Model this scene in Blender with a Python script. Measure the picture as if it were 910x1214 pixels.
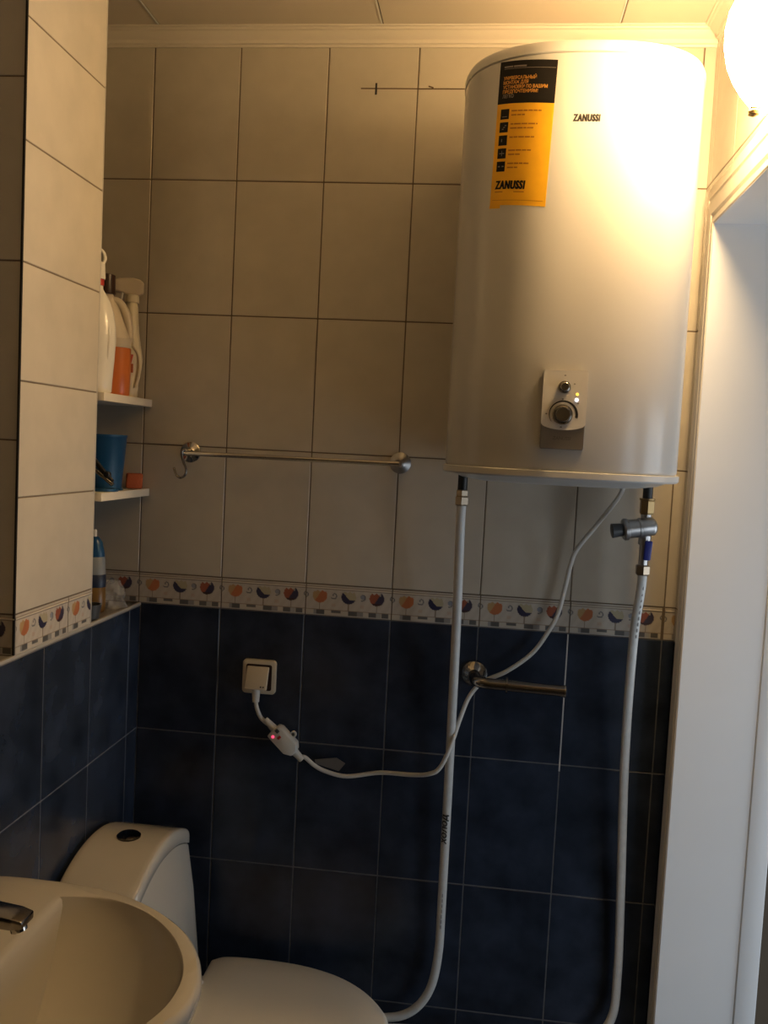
import bpy, bmesh, math, random
import numpy as np
from mathutils import Vector, Matrix
random.seed(3)
for o in list(bpy.data.objects): bpy.data.objects.remove(o)
scene = bpy.context.scene
COL = scene.collection
ZF = 158.0                       # all builders work in centimetres; z = 0 is a tile joint 158 cm above the floor
def V(x, y, z): return Vector((x/100.0, y/100.0, (z+ZF)/100.0))

# ------------------------------------------------------------------ camera
F_PX = 1074.76; YAW, PITCH, ROLL = -0.1137, -0.0706, 0.0503
fw = Vector((math.sin(YAW)*math.cos(PITCH), math.cos(YAW)*math.cos(PITCH), math.sin(PITCH)))
rt0 = Vector((math.cos(YAW), -math.sin(YAW), 0)); up0 = rt0.cross(fw)
rt = rt0*math.cos(ROLL) + up0*math.sin(ROLL); up = up0*math.cos(ROLL) - rt0*math.sin(ROLL)
cam = bpy.data.objects.new('camera', bpy.data.cameras.new('camera')); COL.objects.link(cam)
cam.matrix_world = Matrix(((rt.x, up.x, -fw.x, 0), (rt.y, up.y, -fw.y, 0), (rt.z, up.z, -fw.z, 0), (0, 0, 0, 1)))
cam.location = V(80.54, -203.92, 1.85)
cam.data.sensor_fit = 'VERTICAL'; cam.data.sensor_height = 24.0
cam.data.lens = F_PX/1214.0*24.0; cam.data.clip_start = 0.02
scene.camera = cam

# ------------------------------------------------------------------ world, hall lights, exposure
LAMP_L = 162.0                   # radiance of the frosted lamp glass
w = bpy.data.worlds.new('world'); scene.world = w; w.use_nodes = True
w.node_tree.nodes['Background'].inputs[0].default_value = (0.55, 0.68, 0.9, 1)
w.node_tree.nodes['Background'].inputs[1].default_value = 0.05
def hall_light(name, loc, direction, w_, h_, energy):      # cool area lights in the hall: a window, and an added fill
    al = bpy.data.lights.new(name, 'AREA'); al.shape = 'RECTANGLE'; al.size = w_; al.size_y = h_
    al.energy = energy; al.color = (0.84, 0.92, 1.0)
    alo = bpy.data.objects.new(name, al); COL.objects.link(alo); alo.location = V(*loc)
    alo.rotation_euler = Vector(direction).to_track_quat('-Z', 'Y').to_euler()
hall_light('hall_area_light', (252, -218, -82), (-1.0, 1.25, -0.10), 1.3, 1.5, 15.5)
hall_light('hall_area_light', (292, -58, -70), (-1.0, 0.0, -0.02), 1.0, 1.5, 14.5)  # added fill opposite the door, brightening the cistern and left wall
scene.view_settings.view_transform = 'Standard'; scene.view_settings.look = 'None'
scene.view_settings.exposure = 0.0; scene.view_settings.gamma = 1.0; scene.view_settings.use_curve_mapping = False

# ------------------------------------------------------------------ materials
MATS = {}
def mat(name, col, rough=0.4, metal=0.0, var=0.0, vscale=8.0, bump=0.0, bscale=60.0, spec=0.5, emit=None, estr=0.0,
        trans=0.0, rnd=0.0, ior=1.45, attr=None, alpha=1.0, coat=0.0):
    m = bpy.data.materials.new(name); m.use_nodes = True; nt = m.node_tree; N = nt.nodes; L = nt.links
    b = N['Principled BSDF']
    b.inputs['Roughness'].default_value = rough; b.inputs['Metallic'].default_value = metal
    b.inputs['Specular IOR Level'].default_value = spec; b.inputs['IOR'].default_value = ior
    b.inputs['Transmission Weight'].default_value = trans; b.inputs['Alpha'].default_value = alpha
    b.inputs['Coat Weight'].default_value = coat; b.inputs['Coat Roughness'].default_value = 0.08
    c4 = (*col, 1)
    b.inputs['Base Color'].default_value = c4
    src = None
    if attr:
        a = N.new('ShaderNodeAttribute'); a.attribute_name = attr; src = a.outputs['Color']
    if var or rnd:
        g = N.new('ShaderNodeNewGeometry')
        nz = N.new('ShaderNodeTexNoise'); nz.inputs['Scale'].default_value = vscale; nz.inputs['Detail'].default_value = 6
        L.new(g.outputs['Position'], nz.inputs['Vector'])
        mr = N.new('ShaderNodeMapRange'); mr.inputs['From Min'].default_value = 0.3; mr.inputs['From Max'].default_value = 0.7
        mr.inputs['To Min'].default_value = 1-var; mr.inputs['To Max'].default_value = 1+var
        L.new(nz.outputs['Fac'], mr.inputs['Value'])
        oi = N.new('ShaderNodeObjectInfo')
        mr2 = N.new('ShaderNodeMapRange'); mr2.inputs['To Min'].default_value = 1-rnd; mr2.inputs['To Max'].default_value = 1+rnd
        L.new(oi.outputs['Random'], mr2.inputs['Value'])
        mu = N.new('ShaderNodeMath'); mu.operation = 'MULTIPLY'
        L.new(mr.outputs['Result'], mu.inputs[0]); L.new(mr2.outputs['Result'], mu.inputs[1])
        vm = N.new('ShaderNodeVectorMath'); vm.operation = 'SCALE'
        if src: L.new(src, vm.inputs[0])
        else: vm.inputs[0].default_value = col
        L.new(mu.outputs[0], vm.inputs['Scale']); src = vm.outputs[0]
    if src: L.new(src, b.inputs['Base Color'])
    if bump:
        g2 = N.new('ShaderNodeNewGeometry')
        n2 = N.new('ShaderNodeTexNoise'); n2.inputs['Scale'].default_value = bscale; n2.inputs['Detail'].default_value = 3
        L.new(g2.outputs['Position'], n2.inputs['Vector'])
        bp = N.new('ShaderNodeBump'); bp.inputs['Strength'].default_value = bump; bp.inputs['Distance'].default_value = 0.002
        L.new(n2.outputs['Fac'], bp.inputs['Height']); L.new(bp.outputs['Normal'], b.inputs['Normal'])
    if emit:
        b.inputs['Emission Color'].default_value = (*emit, 1); b.inputs['Emission Strength'].default_value = estr
    MATS[name] = m
    return m
M_beige = mat('beige_tile', (0.56, 0.52, 0.445), 0.22, var=0.05, vscale=14, rnd=0.03, bump=0.04, bscale=9)
M_blue = mat('blue_tile', (0.023, 0.033, 0.056), 0.24, var=0.45, vscale=11, rnd=0.10, bump=0.05, bscale=9)
M_border = mat('border_tile', (1, 1, 1), 0.28, attr='print')
M_groutd = mat('dark_grout', (0.155, 0.12, 0.085), 0.9)
M_groutl = mat('pale_grout', (0.115, 0.125, 0.14), 0.9, var=0.2, vscale=40)
M_groutw = mat('white_grout', (0.55, 0.55, 0.55), 0.9)
M_profile = mat('edge_profile', (0.42, 0.40, 0.37), 0.35)
M_ledge = mat('ledge_stone', (0.16, 0.15, 0.14), 0.3, var=0.15, vscale=20)
M_pl = mat('painted_ceiling', (0.70, 0.64, 0.55), 0.55)
M_mold = mat('moulding_white', (0.74, 0.69, 0.60), 0.45)
M_white = mat('white_paint', (0.74, 0.76, 0.78), 0.32, var=0.03, vscale=3)
M_plain = mat('plain_wall', (0.15, 0.14, 0.125), 0.6)
M_hall = mat('hall_wall', (0.10, 0.075, 0.05), 0.7, var=0.1, vscale=5)
M_floor = mat('floor_tile', (0.10, 0.11, 0.13), 0.35, var=0.2, vscale=6)
M_cer = mat('ceramic', (0.52, 0.495, 0.44), 0.12, coat=0.3)
M_seat = mat('seat_plastic', (0.78, 0.74, 0.65), 0.30)
M_heater = mat('heater_enamel', (0.55, 0.545, 0.53), 0.20)
M_heatpl = mat('heater_plastic', (0.57, 0.565, 0.55), 0.28)
M_chrome = mat('chrome', (0.55, 0.53, 0.50), 0.14, metal=1.0)
M_dchrome = mat('dark_chrome', (0.30, 0.28, 0.26), 0.18, metal=1.0)
M_btn = mat('button_chrome', (0.10, 0.09, 0.085), 0.15, metal=1.0)
M_steel = mat('dull_steel', (0.42, 0.42, 0.42), 0.36, metal=1.0)
M_brass = mat('brass', (0.30, 0.21, 0.10), 0.38, metal=1.0)
M_nickel = mat('nickel_brass', (0.34, 0.28, 0.21), 0.34, metal=1.0)
M_black = mat('black_plastic', (0.012, 0.012, 0.012), 0.4)
M_pipe = mat('pipe_white', (0.62, 0.63, 0.62), 0.35, var=0.06, vscale=60)
M_cable = mat('cable_white', (0.66, 0.65, 0.61), 0.45)
M_cream = mat('cream_plastic', (0.66, 0.58, 0.44), 0.35)
M_bluep = mat('blue_handle', (0.02, 0.03, 0.22), 0.4)
M_yel = mat('sticker_yellow', (0.86, 0.45, 0.015), 0.42, var=0.05, vscale=30)
M_blk = mat('sticker_black', (0.010, 0.008, 0.007), 0.55, spec=0.25)
M_txty = mat('sticker_text_yellow', (0.75, 0.36, 0.06), 0.5)
M_txtg = mat('sticker_text_grey', (0.22, 0.20, 0.18), 0.5)
M_txtb = mat('sticker_text_brown', (0.42, 0.15, 0.01), 0.5)
M_ink = mat('ink', (0.02, 0.018, 0.016), 0.6)
M_pen = mat('pen_line', (0.10, 0.06, 0.03), 0.7)
M_silver = mat('panel_silver', (0.30, 0.29, 0.28), 0.34, metal=0.7)
M_inkg = mat('ink_grey', (0.16, 0.15, 0.145), 0.5)
M_print = mat('faint_print', (0.30, 0.30, 0.30), 0.5)
M_panel = mat('panel_white', (0.68, 0.66, 0.63), 0.3)
M_ledy = mat('led_yellow', (0.9, 0.6, 0.1), 0.4, emit=(1.0, 0.62, 0.08), estr=1.6)
M_ledw = mat('led_white', (0.9, 0.9, 0.9), 0.4, emit=(1.0, 0.97, 1.0), estr=2.0)
M_ledr = mat('led_red', (0.9, 0.1, 0.15), 0.4, emit=(1.0, 0.06, 0.14), estr=1.6)
M_red = mat('red_plastic', (0.45, 0.04, 0.03), 0.4)
M_shelf = mat('shelf_white', (0.72, 0.67, 0.57), 0.4)
M_botw = mat('bottle_white', (0.74, 0.72, 0.66), 0.25)
M_boty = mat('bottle_cream', (0.76, 0.68, 0.50), 0.3)
M_bott = mat('bottle_translucent', (0.80, 0.70, 0.55), 0.3, trans=0.35)
M_liq = mat('orange_liquid', (0.62, 0.17, 0.04), 0.3, trans=0.15)
M_brown = mat('brown_cap', (0.035, 0.015, 0.010), 0.35)
M_bucket = mat('bucket_blue', (0.006, 0.055, 0.14), 0.4)  # darkened: shade of the niche shelves put into the colour
M_orange = mat('orange_sponge', (0.42, 0.10, 0.035), 0.8, bump=0.4, bscale=300)  # sponge tone lowered to imitate shade under the shelf
M_dkblue = mat('label_blue', (0.01, 0.10, 0.30), 0.4)
M_navy = mat('label_navy', (0.01, 0.02, 0.05), 0.4)
M_gold = mat('gel_amber', (0.16, 0.085, 0.02), 0.3)  # amber darkened to include the shade on the ledge
M_sky = mat('bottle_skyblue', (0.008, 0.065, 0.16), 0.3)  # blue darkened in place of the shelf's shadow
M_gdark = mat('dark_grey_plastic', (0.05, 0.055, 0.06), 0.4)
M_pale = mat('pale_label', (0.22, 0.24, 0.26), 0.4)  # white band greyed to imitate shade below the shelves
M_film = mat('clear_film', (0.75, 0.72, 0.68), 0.12, alpha=0.30)
M_tag = mat('cable_tag', (0.20, 0.19, 0.18), 0.4, alpha=0.7)
M_lamp = mat('lamp_glass', (0.9, 0.85, 0.7), 0.4, emit=(1.0, 0.655, 0.30), estr=LAMP_L)
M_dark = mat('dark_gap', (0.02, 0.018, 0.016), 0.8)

# ------------------------------------------------------------------ builders (cm)
def link(o, parent=None):
    COL.objects.link(o)
    if parent is not None: o.parent = parent
    return o
def mesh_of(name, verts, faces, m, smooth=False):
    me = bpy.data.meshes.new(name); me.from_pydata([tuple(v) for v in verts], [], faces); me.update()
    if m is not None:
        for mm in (m if isinstance(m, (list, tuple)) else [m]): me.materials.append(mm)
    if smooth: me.polygons.foreach_set('use_smooth', [True]*len(me.polygons))
    return me
def fixn(me):
    bm = bmesh.new(); bm.from_mesh(me); bmesh.ops.recalc_face_normals(bm, faces=bm.faces); bm.to_mesh(me); bm.free()
def raw(name, verts, faces, m, parent=None, smooth=False, wn=True):
    """verts in cm, placed in the world"""
    me = mesh_of(name, [V(*v) for v in verts], faces, m, smooth)
    if wn: fixn(me)
    o = bpy.data.objects.new(name, me); link(o, parent)
    if parent is not None: o.matrix_parent_inverse = Matrix.Translation(-parent.location)
    return o
def smooth_angle(o, deg=40):
    me = o.data
    bm = bmesh.new(); bm.from_mesh(me)
    for f in bm.faces: f.smooth = True
    for e in bm.edges:
        if len(e.link_faces) == 2 and e.calc_face_angle(0) > math.radians(deg): e.smooth = False
    bm.to_mesh(me); bm.free()
    return o
def boxv(x0, x1, y0, y1, z0, z1):
    vs = [(x, y, z) for x in (x0, x1) for y in (y0, y1) for z in (z0, z1)]
    return vs, [(0, 1, 3, 2), (4, 6, 7, 5), (0, 4, 5, 1), (2, 3, 7, 6), (0, 2, 6, 4), (1, 5, 7, 3)]
def bevel_mesh(me, w, seg=2, angle=30):
    bm = bmesh.new(); bm.from_mesh(me)
    bmesh.ops.recalc_face_normals(bm, faces=bm.faces)
    es = [e for e in bm.edges if len(e.link_faces) == 2 and e.calc_face_angle(0) > math.radians(angle)]
    bmesh.ops.bevel(bm, geom=es, offset=w/100.0, segments=seg, profile=0.5, affect='EDGES')
    bm.to_mesh(me); bm.free()
def box(name, b, m, parent=None, bev=0.0, seg=2, smooth=True):
    vs, fs = boxv(*b); o = raw(name, vs, fs, m, parent)
    if bev:
        bevel_mesh(o.data, bev, seg)
        if smooth and seg > 1: smooth_angle(o, 45)
    return o
def obox(name, c, ax, ay, az, hx, hy, hz, m, parent=None, bev=0.0, seg=2):
    """oriented box: centre, three axes, half sizes"""
    c, ax, ay, az = Vector(c), Vector(ax).normalized(), Vector(ay).normalized(), Vector(az).normalized()
    vs = [tuple(c + ax*hx*i + ay*hy*j + az*hz*k) for i in (-1, 1) for j in (-1, 1) for k in (-1, 1)]
    fs = boxv(0, 1, 0, 1, 0, 1)[1]
    o = raw(name, vs, fs, m, parent)
    if bev: bevel_mesh(o.data, bev, seg); smooth_angle(o, 45)
    return o
def loft(name, rings, m, parent=None, caps=True, closed=True, smooth=True, ang=None):
    n = len(rings[0]); vs = [tuple(p) for r in rings for p in r]; fs = []
    for i in range(len(rings)-1):
        for j in range(n if closed else n-1):
            k = (j+1) % n; fs.append((i*n+j, i*n+k, (i+1)*n+k, (i+1)*n+j))
    if caps and closed:
        fs.append(tuple(range(n))); fs.append(tuple((len(rings)-1)*n+j for j in range(n)))
    o = raw(name, vs, fs, m, parent, smooth)
    if ang: smooth_angle(o, ang)
    return o
def frame_of(d):
    d = Vector(d).normalized(); a = Vector((0, 0, 1)) if abs(d.z) < 0.9 else Vector((1, 0, 0))
    u = d.cross(a).normalized(); return u, d.cross(u).normalized()
def lathe(name, prof, base, m, parent=None, axis=(0, 0, 1), n=28, ang=35, sx=1.0, sy=1.0, uv=None):
    """prof: list of (radius, distance along axis) from base"""
    d = Vector(axis).normalized(); u, v = uv if uv else frame_of(d); base = Vector(base)
    u, v = Vector(u), Vector(v)
    rings = [[tuple(base + d*h + u*(r*sx*math.cos(t)) + v*(r*sy*math.sin(t))) for t in [2*math.pi*k/n for k in range(n)]] for r, h in prof]
    return loft(name, rings, m, parent, ang=ang)
def cr(pts, sub=8):
    P = [Vector(p) for p in pts]; P = [P[0]*2-P[1]] + P + [P[-1]*2-P[-2]]; out = []
    for i in range(1, len(P)-2):
        for s in range(sub):
            t = s/sub; a, b, c, d = P[i-1], P[i], P[i+1], P[i+2]
            out.append(0.5*((2*b) + (c-a)*t + (2*a-5*b+4*c-d)*t*t + (3*b-a-3*c+d)*t**3))
    out.append(P[-2]); return out
def tube(name, pts, r, m, parent=None, n=12, sub=8, caps=True):
    P = cr(pts, sub) if sub > 1 else [Vector(p) for p in pts]
    rr = r if callable(r) else (lambda s: r)
    t0 = (P[1]-P[0]).normalized(); u, v = frame_of(t0); rings = []
    for i, p in enumerate(P):
        t = (P[min(i+1, len(P)-1)]-P[max(i-1, 0)]).normalized()
        u = (u - t*u.dot(t)).normalized(); v = t.cross(u); q = rr(i/(len(P)-1))
        rings.append([tuple(p + u*q*math.cos(a) + v*q*math.sin(a)) for a in [2*math.pi*k/n for k in range(n)]])
    return loft(name, rings, m, parent, caps=caps, ang=50)
def empty(name, loc, label=None, cat=None, group=None):
    o = bpy.data.objects.new(name, None); o.location = V(*loc); o.empty_display_size = 0.05; COL.objects.link(o)
    if label: tag(o, label, cat, group)
    return o
def tag(o, label, cat, group=None):
    o['label'] = label; o['category'] = cat
    if group: o['group'] = group
    return o
def struct(o, label=None):
    o['kind'] = 'structure'
    if label: o['label'] = label
    return o
def text_mesh(txt, size=1.0, shear=0.0, offset=0.0, align='LEFT', spacing=1.0):
    cu = bpy.data.curves.new('lettering', 'FONT'); cu.body = txt; cu.size = size; cu.shear = shear; cu.offset = offset
    cu.align_x = align; cu.space_character = spacing; cu.resolution_u = 3
    o = bpy.data.objects.new('lettering_source', cu); COL.objects.link(o)
    bpy.context.view_layer.update()
    me = bpy.data.meshes.new_from_object(o.evaluated_get(bpy.context.evaluated_depsgraph_get()))
    vs = [tuple(v.co) for v in me.vertices]; fs = [tuple(p.vertices) for p in me.polygons]
    bpy.data.objects.remove(o); bpy.data.curves.remove(cu); bpy.data.meshes.remove(me)
    return vs, fs
def lettering(name, txt, size, fn, m, parent, **kw):
    width = kw.pop('width', None); bold = kw.pop('bold', 0.0)
    vs, fs = text_mesh(txt, size, **kw)
    if width:
        x0 = min(v[0] for v in vs); x1 = max(v[0] for v in vs); s = width/(x1-x0)
        vs = [((v[0]-x0)*s, v[1], 0) for v in vs]
    if bold:                     # heavier strokes: the same letters laid side by side
        n = len(vs); f0 = list(fs); v0 = list(vs)
        for d in (-bold, bold): fs = fs + [tuple(i+len(vs) for i in f) for f in f0]; vs = vs + [(v[0]+d, v[1], 0) for v in v0]
    return raw(name, [fn(v[0], v[1]) for v in vs], fs, m, parent, wn=False)

# ------------------------------------------------------------------ tile work
P30 = 30.14                      # row pitch
Z_BT = -P30; HB = 7.25; Z_BL = Z_BT-HB
ZR_UP = [Z_BT, 0.0, P30, 2*P30, 3*P30]
ZR_LO = [Z_BL-4*P30, Z_BL-3*P30, Z_BL-2*P30, Z_BL-P30, Z_BL]
CEIL = 93.0; XR = 122.8; XL = 0.6; XN = -14.0; YB = -216.0
GAP = 0.13
_tile_cache = {}
def tile(parent, plane, n0, sgn, u0, u1, v0, v1, m, name='tile'):
    """a tile lying in plane ('y' -> u=x v=z, 'x' -> u=y v=z, 'z' -> u=x v=y) with its face at n0, facing sgn"""
    du, dv = u1-u0-2*GAP, v1-v0-2*GAP
    if du < 0.25 or dv < 0.25: return None
    key = (plane, sgn, round(du, 2), round(dv, 2), m.name)
    if key not in _tile_cache:
        t = 0.7; a, b = du/2, dv/2
        if plane == 'y': bx = (-a, a, 0, t, -b, b) if sgn < 0 else (-a, a, -t, 0, -b, b)
        elif plane == 'x': bx = (-t, 0, -a, a, -b, b) if sgn > 0 else (0, t, -a, a, -b, b)
        else: bx = (-a, a, -b, b, -t, 0)
        vs, fs = boxv(*bx)
        me = mesh_of(name, [(x/100, y/100, z/100) for x, y, z in vs], fs, m); fixn(me); bevel_mesh(me, min(0.10, du/4, dv/4), 1)
        _tile_cache[key] = me
    o = bpy.data.objects.new(name, _tile_cache[key]); link(o, parent)
    j = random.uniform(-0.02, 0.02)
    uc, vc = (u0+u1)/2, (v0+v1)/2
    o.location = V(uc, n0+j, vc) if plane == 'y' else V(n0+j, uc, vc) if plane == 'x' else V(uc, vc, n0)
    return o
def tile_grid(parent, plane, n0, sgn, us, vs, m, region=None):
    for i in range(len(us)-1):
        for j in range(len(vs)-1):
            a, b, c, d = us[i], us[i+1], vs[j], vs[j+1]
            if region: a, b, c, d = max(a, region[0]), min(b, region[1]), max(c, region[2]), min(d, region[3])
            if b-a > 0.4 and d-c > 0.4: tile(parent, plane, n0, sgn, a, b, c, d, m)
# print of the border tile: bowls on stems, swirls, a row of checks
def border_col(s, t):
    """s: 0..20 cm along the tile, t: cm below its top edge"""
    col = np.array([0.52, 0.48, 0.42]) + 0.02*math.sin(s*3.1+t*2.0)
    if t < 0.35: col = np.array([0.50, 0.46, 0.40])
    elif t < 0.50: col = np.array([0.20, 0.16, 0.12])
    elif t < 0.85: col = np.array([0.62, 0.57, 0.48])
    elif t < 1.0: col = np.array([0.24, 0.19, 0.14])
    else:
        for k, c in enumerate((3.3, 10.0, 16.5)):
            dx, dy = s-c, t-2.45
            r = math.hypot(dx, dy*1.02)
            if r < 1.70 and dy > -1.30 + 0.45*abs(((dx*0.9+0.3*k) % 1.0)-0.5)*2:
                if k == 0: col = np.array([0.48, 0.17, 0.075]) if dx + 0.6*dy > -0.35 else np.array([0.46, 0.31, 0.15])
                elif k == 1:
                    if dx - 0.9*dy < -0.45 or dy > 0.75: col = np.array([0.035, 0.035, 0.075])
                    else: col = np.array([0.44, 0.39, 0.26])
                else:
                    if dy > 1.05: col = np.array([0.05, 0.025, 0.03])
                    elif dx > 0.15 - 0.55*dy: col = np.array([0.05, 0.045, 0.08]) if dy > -0.6 or dx > 0.9 else np.array([0.36, 0.36, 0.30])
                    else: col = np.array([0.33, 0.10, 0.055])
            if abs(dx) < 0.09 and 4.0 < t < 5.65: col = np.array([0.25, 0.20, 0.15])
            # a pale pink dash beside the stem
            if k < 2 and abs(dx-3.2) < 0.45 and 4.1 < t < 4.9: col = col*np.array([0.98, 0.86, 0.80])
        for k, c in enumerate((0.0, 6.6, 13.2, 20.0)):
            dx, dy = s-c, t-2.3; r = math.hypot(dx, dy); a = math.atan2(dy, dx)
            rs = 0.20 + 0.62*((a+math.pi+0.6*k) % (2*math.pi))/(2*math.pi)
            if r < 0.95 and abs(r-rs) < 0.14: col = np.array([0.17, 0.17, 0.18])
            if k == 2 and r < 0.5: col = np.array([0.26, 0.28, 0.33])
        if 5.65 < t < 5.80: col = np.array([0.27, 0.20, 0.14])
        if 5.80 < t < 6.75:
            col = np.array([0.54, 0.50, 0.43])
            for a, b, v in ((2.6, 4.4, 0.11), (1.9, 2.6, 0.30), (6.0, 8.3, 0.13), (10.0, 12.0, 0.11), (12.0, 13.5, 0.27), (14.8, 16.5, 0.12), (16.5, 17.6, 0.38), (17.7, 19.3, 0.12)):
                if a < s < b and not (v == 0.13 and t > 6.4): col = np.array([v*1.02, v, v*0.97])
        if t >= 6.75: col = np.array([0.46, 0.44, 0.41])
    return col
_border_cache = {}
def border_tile(parent, plane, n0, sgn, u_start, direction, s0=0.0, s1=20.0):
    key = (plane, sgn, direction, s0, s1)
    if key not in _border_cache:
        g = GAP; ns = max(6, int((s1-s0)/0.16)); ntt = 48; T = HB-2*GAP
        me_v, cols = [], []
        for j in range(ntt+1):
            t = T*j/ntt
            for i in range(ns+1):
                s = s0+g + (s1-s0-2*g)*i/ns
                h = 0.14*max(0, 1-((t-0.67)/0.25)**2) if abs(t-0.67) < 0.25 else 0.0
                u = direction*(s-s0); z = -t-GAP
                n = sgn*h
                me_v.append((u/100, n/100, z/100) if plane == 'y' else (n/100, u/100, z/100)); cols.append(border_col(s, t))
        fs = [(j*(ns+1)+i, j*(ns+1)+i+1, (j+1)*(ns+1)+i+1, (j+1)*(ns+1)+i) for j in range(ntt) for i in range(ns)]
        # back and sides give it thickness
        nb = len(me_v); d = -sgn*0.6
        for (i, j) in ((0, 0), (ns, 0), (ns, ntt), (0, ntt)):
            x = me_v[j*(ns+1)+i]; me_v.append((x[0], d/100, x[2]) if plane == 'y' else (d/100, x[1], x[2])); cols.append(np.array([0.5, 0.46, 0.4]))
        edge = [[i for i in range(ns+1)], [j*(ns+1)+ns for j in range(ntt+1)], [ntt*(ns+1)+i for i in range(ns, -1, -1)], [j*(ns+1) for j in range(ntt, -1, -1)]]
        for k in range(4): fs.append(tuple(edge[k]) + (nb+(k+1) % 4, nb+k))
        me = mesh_of('border_tile', me_v, fs, M_border); fixn(me)
        ca = me.color_attributes.new('print', 'FLOAT_COLOR', 'POINT')
        ca.data.foreach_set('color', np.array([[*c, 1.0] for c in cols], dtype=np.float32).ravel())
        _border_cache[key] = me
    o = bpy.data.objects.new('border_tile', _border_cache[key]); link(o, parent)
    u = u_start + direction*GAP
    o.location = V(u, n0, Z_BT) if plane == 'y' else V(n0, u, Z_BT)
    return o

# ------------------------------------------------------------------ back wall
def slab(name, b_up, b_lo, extra=None):
    vs, fs = [], []
    for bb in (b_up, b_lo):
        v, f = boxv(*bb); k = len(vs); vs += v; fs += [tuple(i+k for i in q) for q in f]
    o = raw(name, vs, fs, [M_groutd, M_groutl])
    for i, p in enumerate(o.data.polygons): p.material_index = 0 if i < 6 else 1
    return struct(o)
ZFL = -ZF
wb = slab('wall_back', (XN, 260, 0.10, 12, Z_BL, CEIL+4), (XN, 260, 0.10, 12, ZFL, Z_BL))
XC = [-14, -20*0+0.0-0.0, ] 
cols = [-20.0, 0.0, 20.0, 40.0, 60.0, 80.0, 100.0, 120.4, 140.0]
tile_grid(wb, 'y', 0.0, -1, cols, ZR_UP[:1]+ZR_UP[1:], M_beige, (XN, XR+0.3, Z_BT, CEIL))
tile_grid(wb, 'y', 0.0, -1, cols, ZR_LO, M_blue, (XL, XR+0.3, ZFL, Z_BL))
for i, c in enumerate(cols[:-1]):
    if c < 0: border_tile(wb, 'y', 0.0, -1, XN, 1, 6.0, 20.0)
    elif c > 119: border_tile(wb, 'y', 0.0, -1, c, 1, 0.0, 2.4)
    else: border_tile(wb, 'y', 0.0, -1, c, 1, 0.0, 20.0)
box('grout_strip', (99.85, 100.15, 0.03, 0.2, Z_BL-P30*1.05, Z_BL-0.3), M_groutw, wb)
# pen marks left on the wall beside the heater
mk = empty('pencil_marks', (60, 0, 80), 'thin brown drill-marking pencil line with a dark tick, left of the heater top', 'drawn line')
box('pencil_line', (47.4, 76, -0.045, -0.02, 80.55, 80.80), M_pen, mk)
obox('pencil_tick', (50.8, -0.05, 80.6), (1, 0, 0.05), (0, 1, 0), (0, 0, 1), 0.22, 0.02, 1.25, M_ink, mk)
obox('pencil_smudge', (62.9, -0.05, 81.05), (1, 0, -0.3), (0, 1, 0), (0, 0, 1), 0.6, 0.015, 0.16, M_pen, mk)

# ------------------------------------------------------------------ left: half wall with ledge, set-back upper wall, pier
wl = slab('wall_left', (XN-6, XL-0.10, YB, 0.1, Z_BL-2, Z_BL-0.8), (XN-6, XL-0.10, YB, 0.1, ZFL, Z_BL-2))
ycols = sorted([-6.3-20*k for k in range(11)] + [0.0])
tile_grid(wl, 'x', XL, 1, ycols, ZR_LO, M_blue, (YB, 0, ZFL, Z_BL))
ledge = box('ledge', (XN, XL+0.05, YB, -0.05, Z_BL-0.8, Z_BL-0.05), M_ledge, wl)
box('edge_profile', (XL-0.5, XL+0.22, YB, -0.1, Z_BL-0.55, Z_BL+0.12), M_profile, wl, 0.15, 2)
wlu = struct(box('wall_left_upper', (XN-6, XN, YB, 0.1, Z_BL-0.8, CEIL+4), M_plain))
YN, YF = -57.3, -26.8
wp = struct(box('wall_pier', (XN, XL-0.1, YN+0.1, YF-0.1, Z_BL-0.05, CEIL+2), M_groutd))
prow = [Z_BT, -9.87, 10.13, 30.13, 50.13, 70.13, 90.13, 110]
tile_grid(wp, 'x', XL, 1, [YN, YF], prow, M_beige, (YN+0.10, YF, Z_BT, CEIL))
tile_grid(wp, 'y', YN, -1, [-19.5, XL], ZR_UP, M_beige, (XN, XL-0.15, Z_BT, CEIL))
tile_grid(wp, 'y', YF, 1, [-19.5, XL], ZR_UP, M_beige, (XN, XL-0.15, Z_BT, CEIL))
border_tile(wp, 'x', XL, 1, YN, 1, 0.0, 20.0); border_tile(wp, 'x', XL, 1, YN+20, 1, 0.0, 10.5)
border_tile(wp, 'y', YN, -1, XN, 1, 5.4, 20.0)
for n, yy in (('near', YN), ('far', YF)):
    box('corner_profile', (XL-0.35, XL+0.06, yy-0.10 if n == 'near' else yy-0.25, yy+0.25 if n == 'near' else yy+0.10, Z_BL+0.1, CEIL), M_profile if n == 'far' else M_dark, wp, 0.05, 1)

# ------------------------------------------------------------------ right wall with the door opening, casing and reveal
YD0, YD1, ZD = -13.0, -84.0, 49.8
wr = slab('wall_right', (XR+0.1, 138, YB, YD1, Z_BL, CEIL+4), (XR+0.1, 138, YB, YD1, ZFL, Z_BL))
wr2 = slab('wall_right_far', (XR+0.1, 138, YD0+1.2, 0.1, Z_BL, CEIL+4), (XR+0.1, 138, YD0+1.2, 0.1, ZFL, Z_BL))
wr3 = struct(box('wall_right_lintel', (XR+0.1, 138, YD1, YD0+1.2, ZD+1.2, CEIL+4), M_groutd))
CW = 9.0; YC = YD0+CW
rc = [-222, -202, -182, -162, -142, -122, -102, -82, -62, -42, -22, YC, 0]
tile_grid(wr2, 'x', XR, -1, [YC, 0], ZR_UP, M_beige, (YC, 0, Z_BT, CEIL))
tile_grid(wr2, 'x', XR, -1, [YC, 0], ZR_LO, M_blue, (YC, 0, ZFL, Z_BL))
tile_grid(wr2, 'x', XR, -1, [YC, 0], [Z_BL, Z_BT], M_beige)
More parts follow.
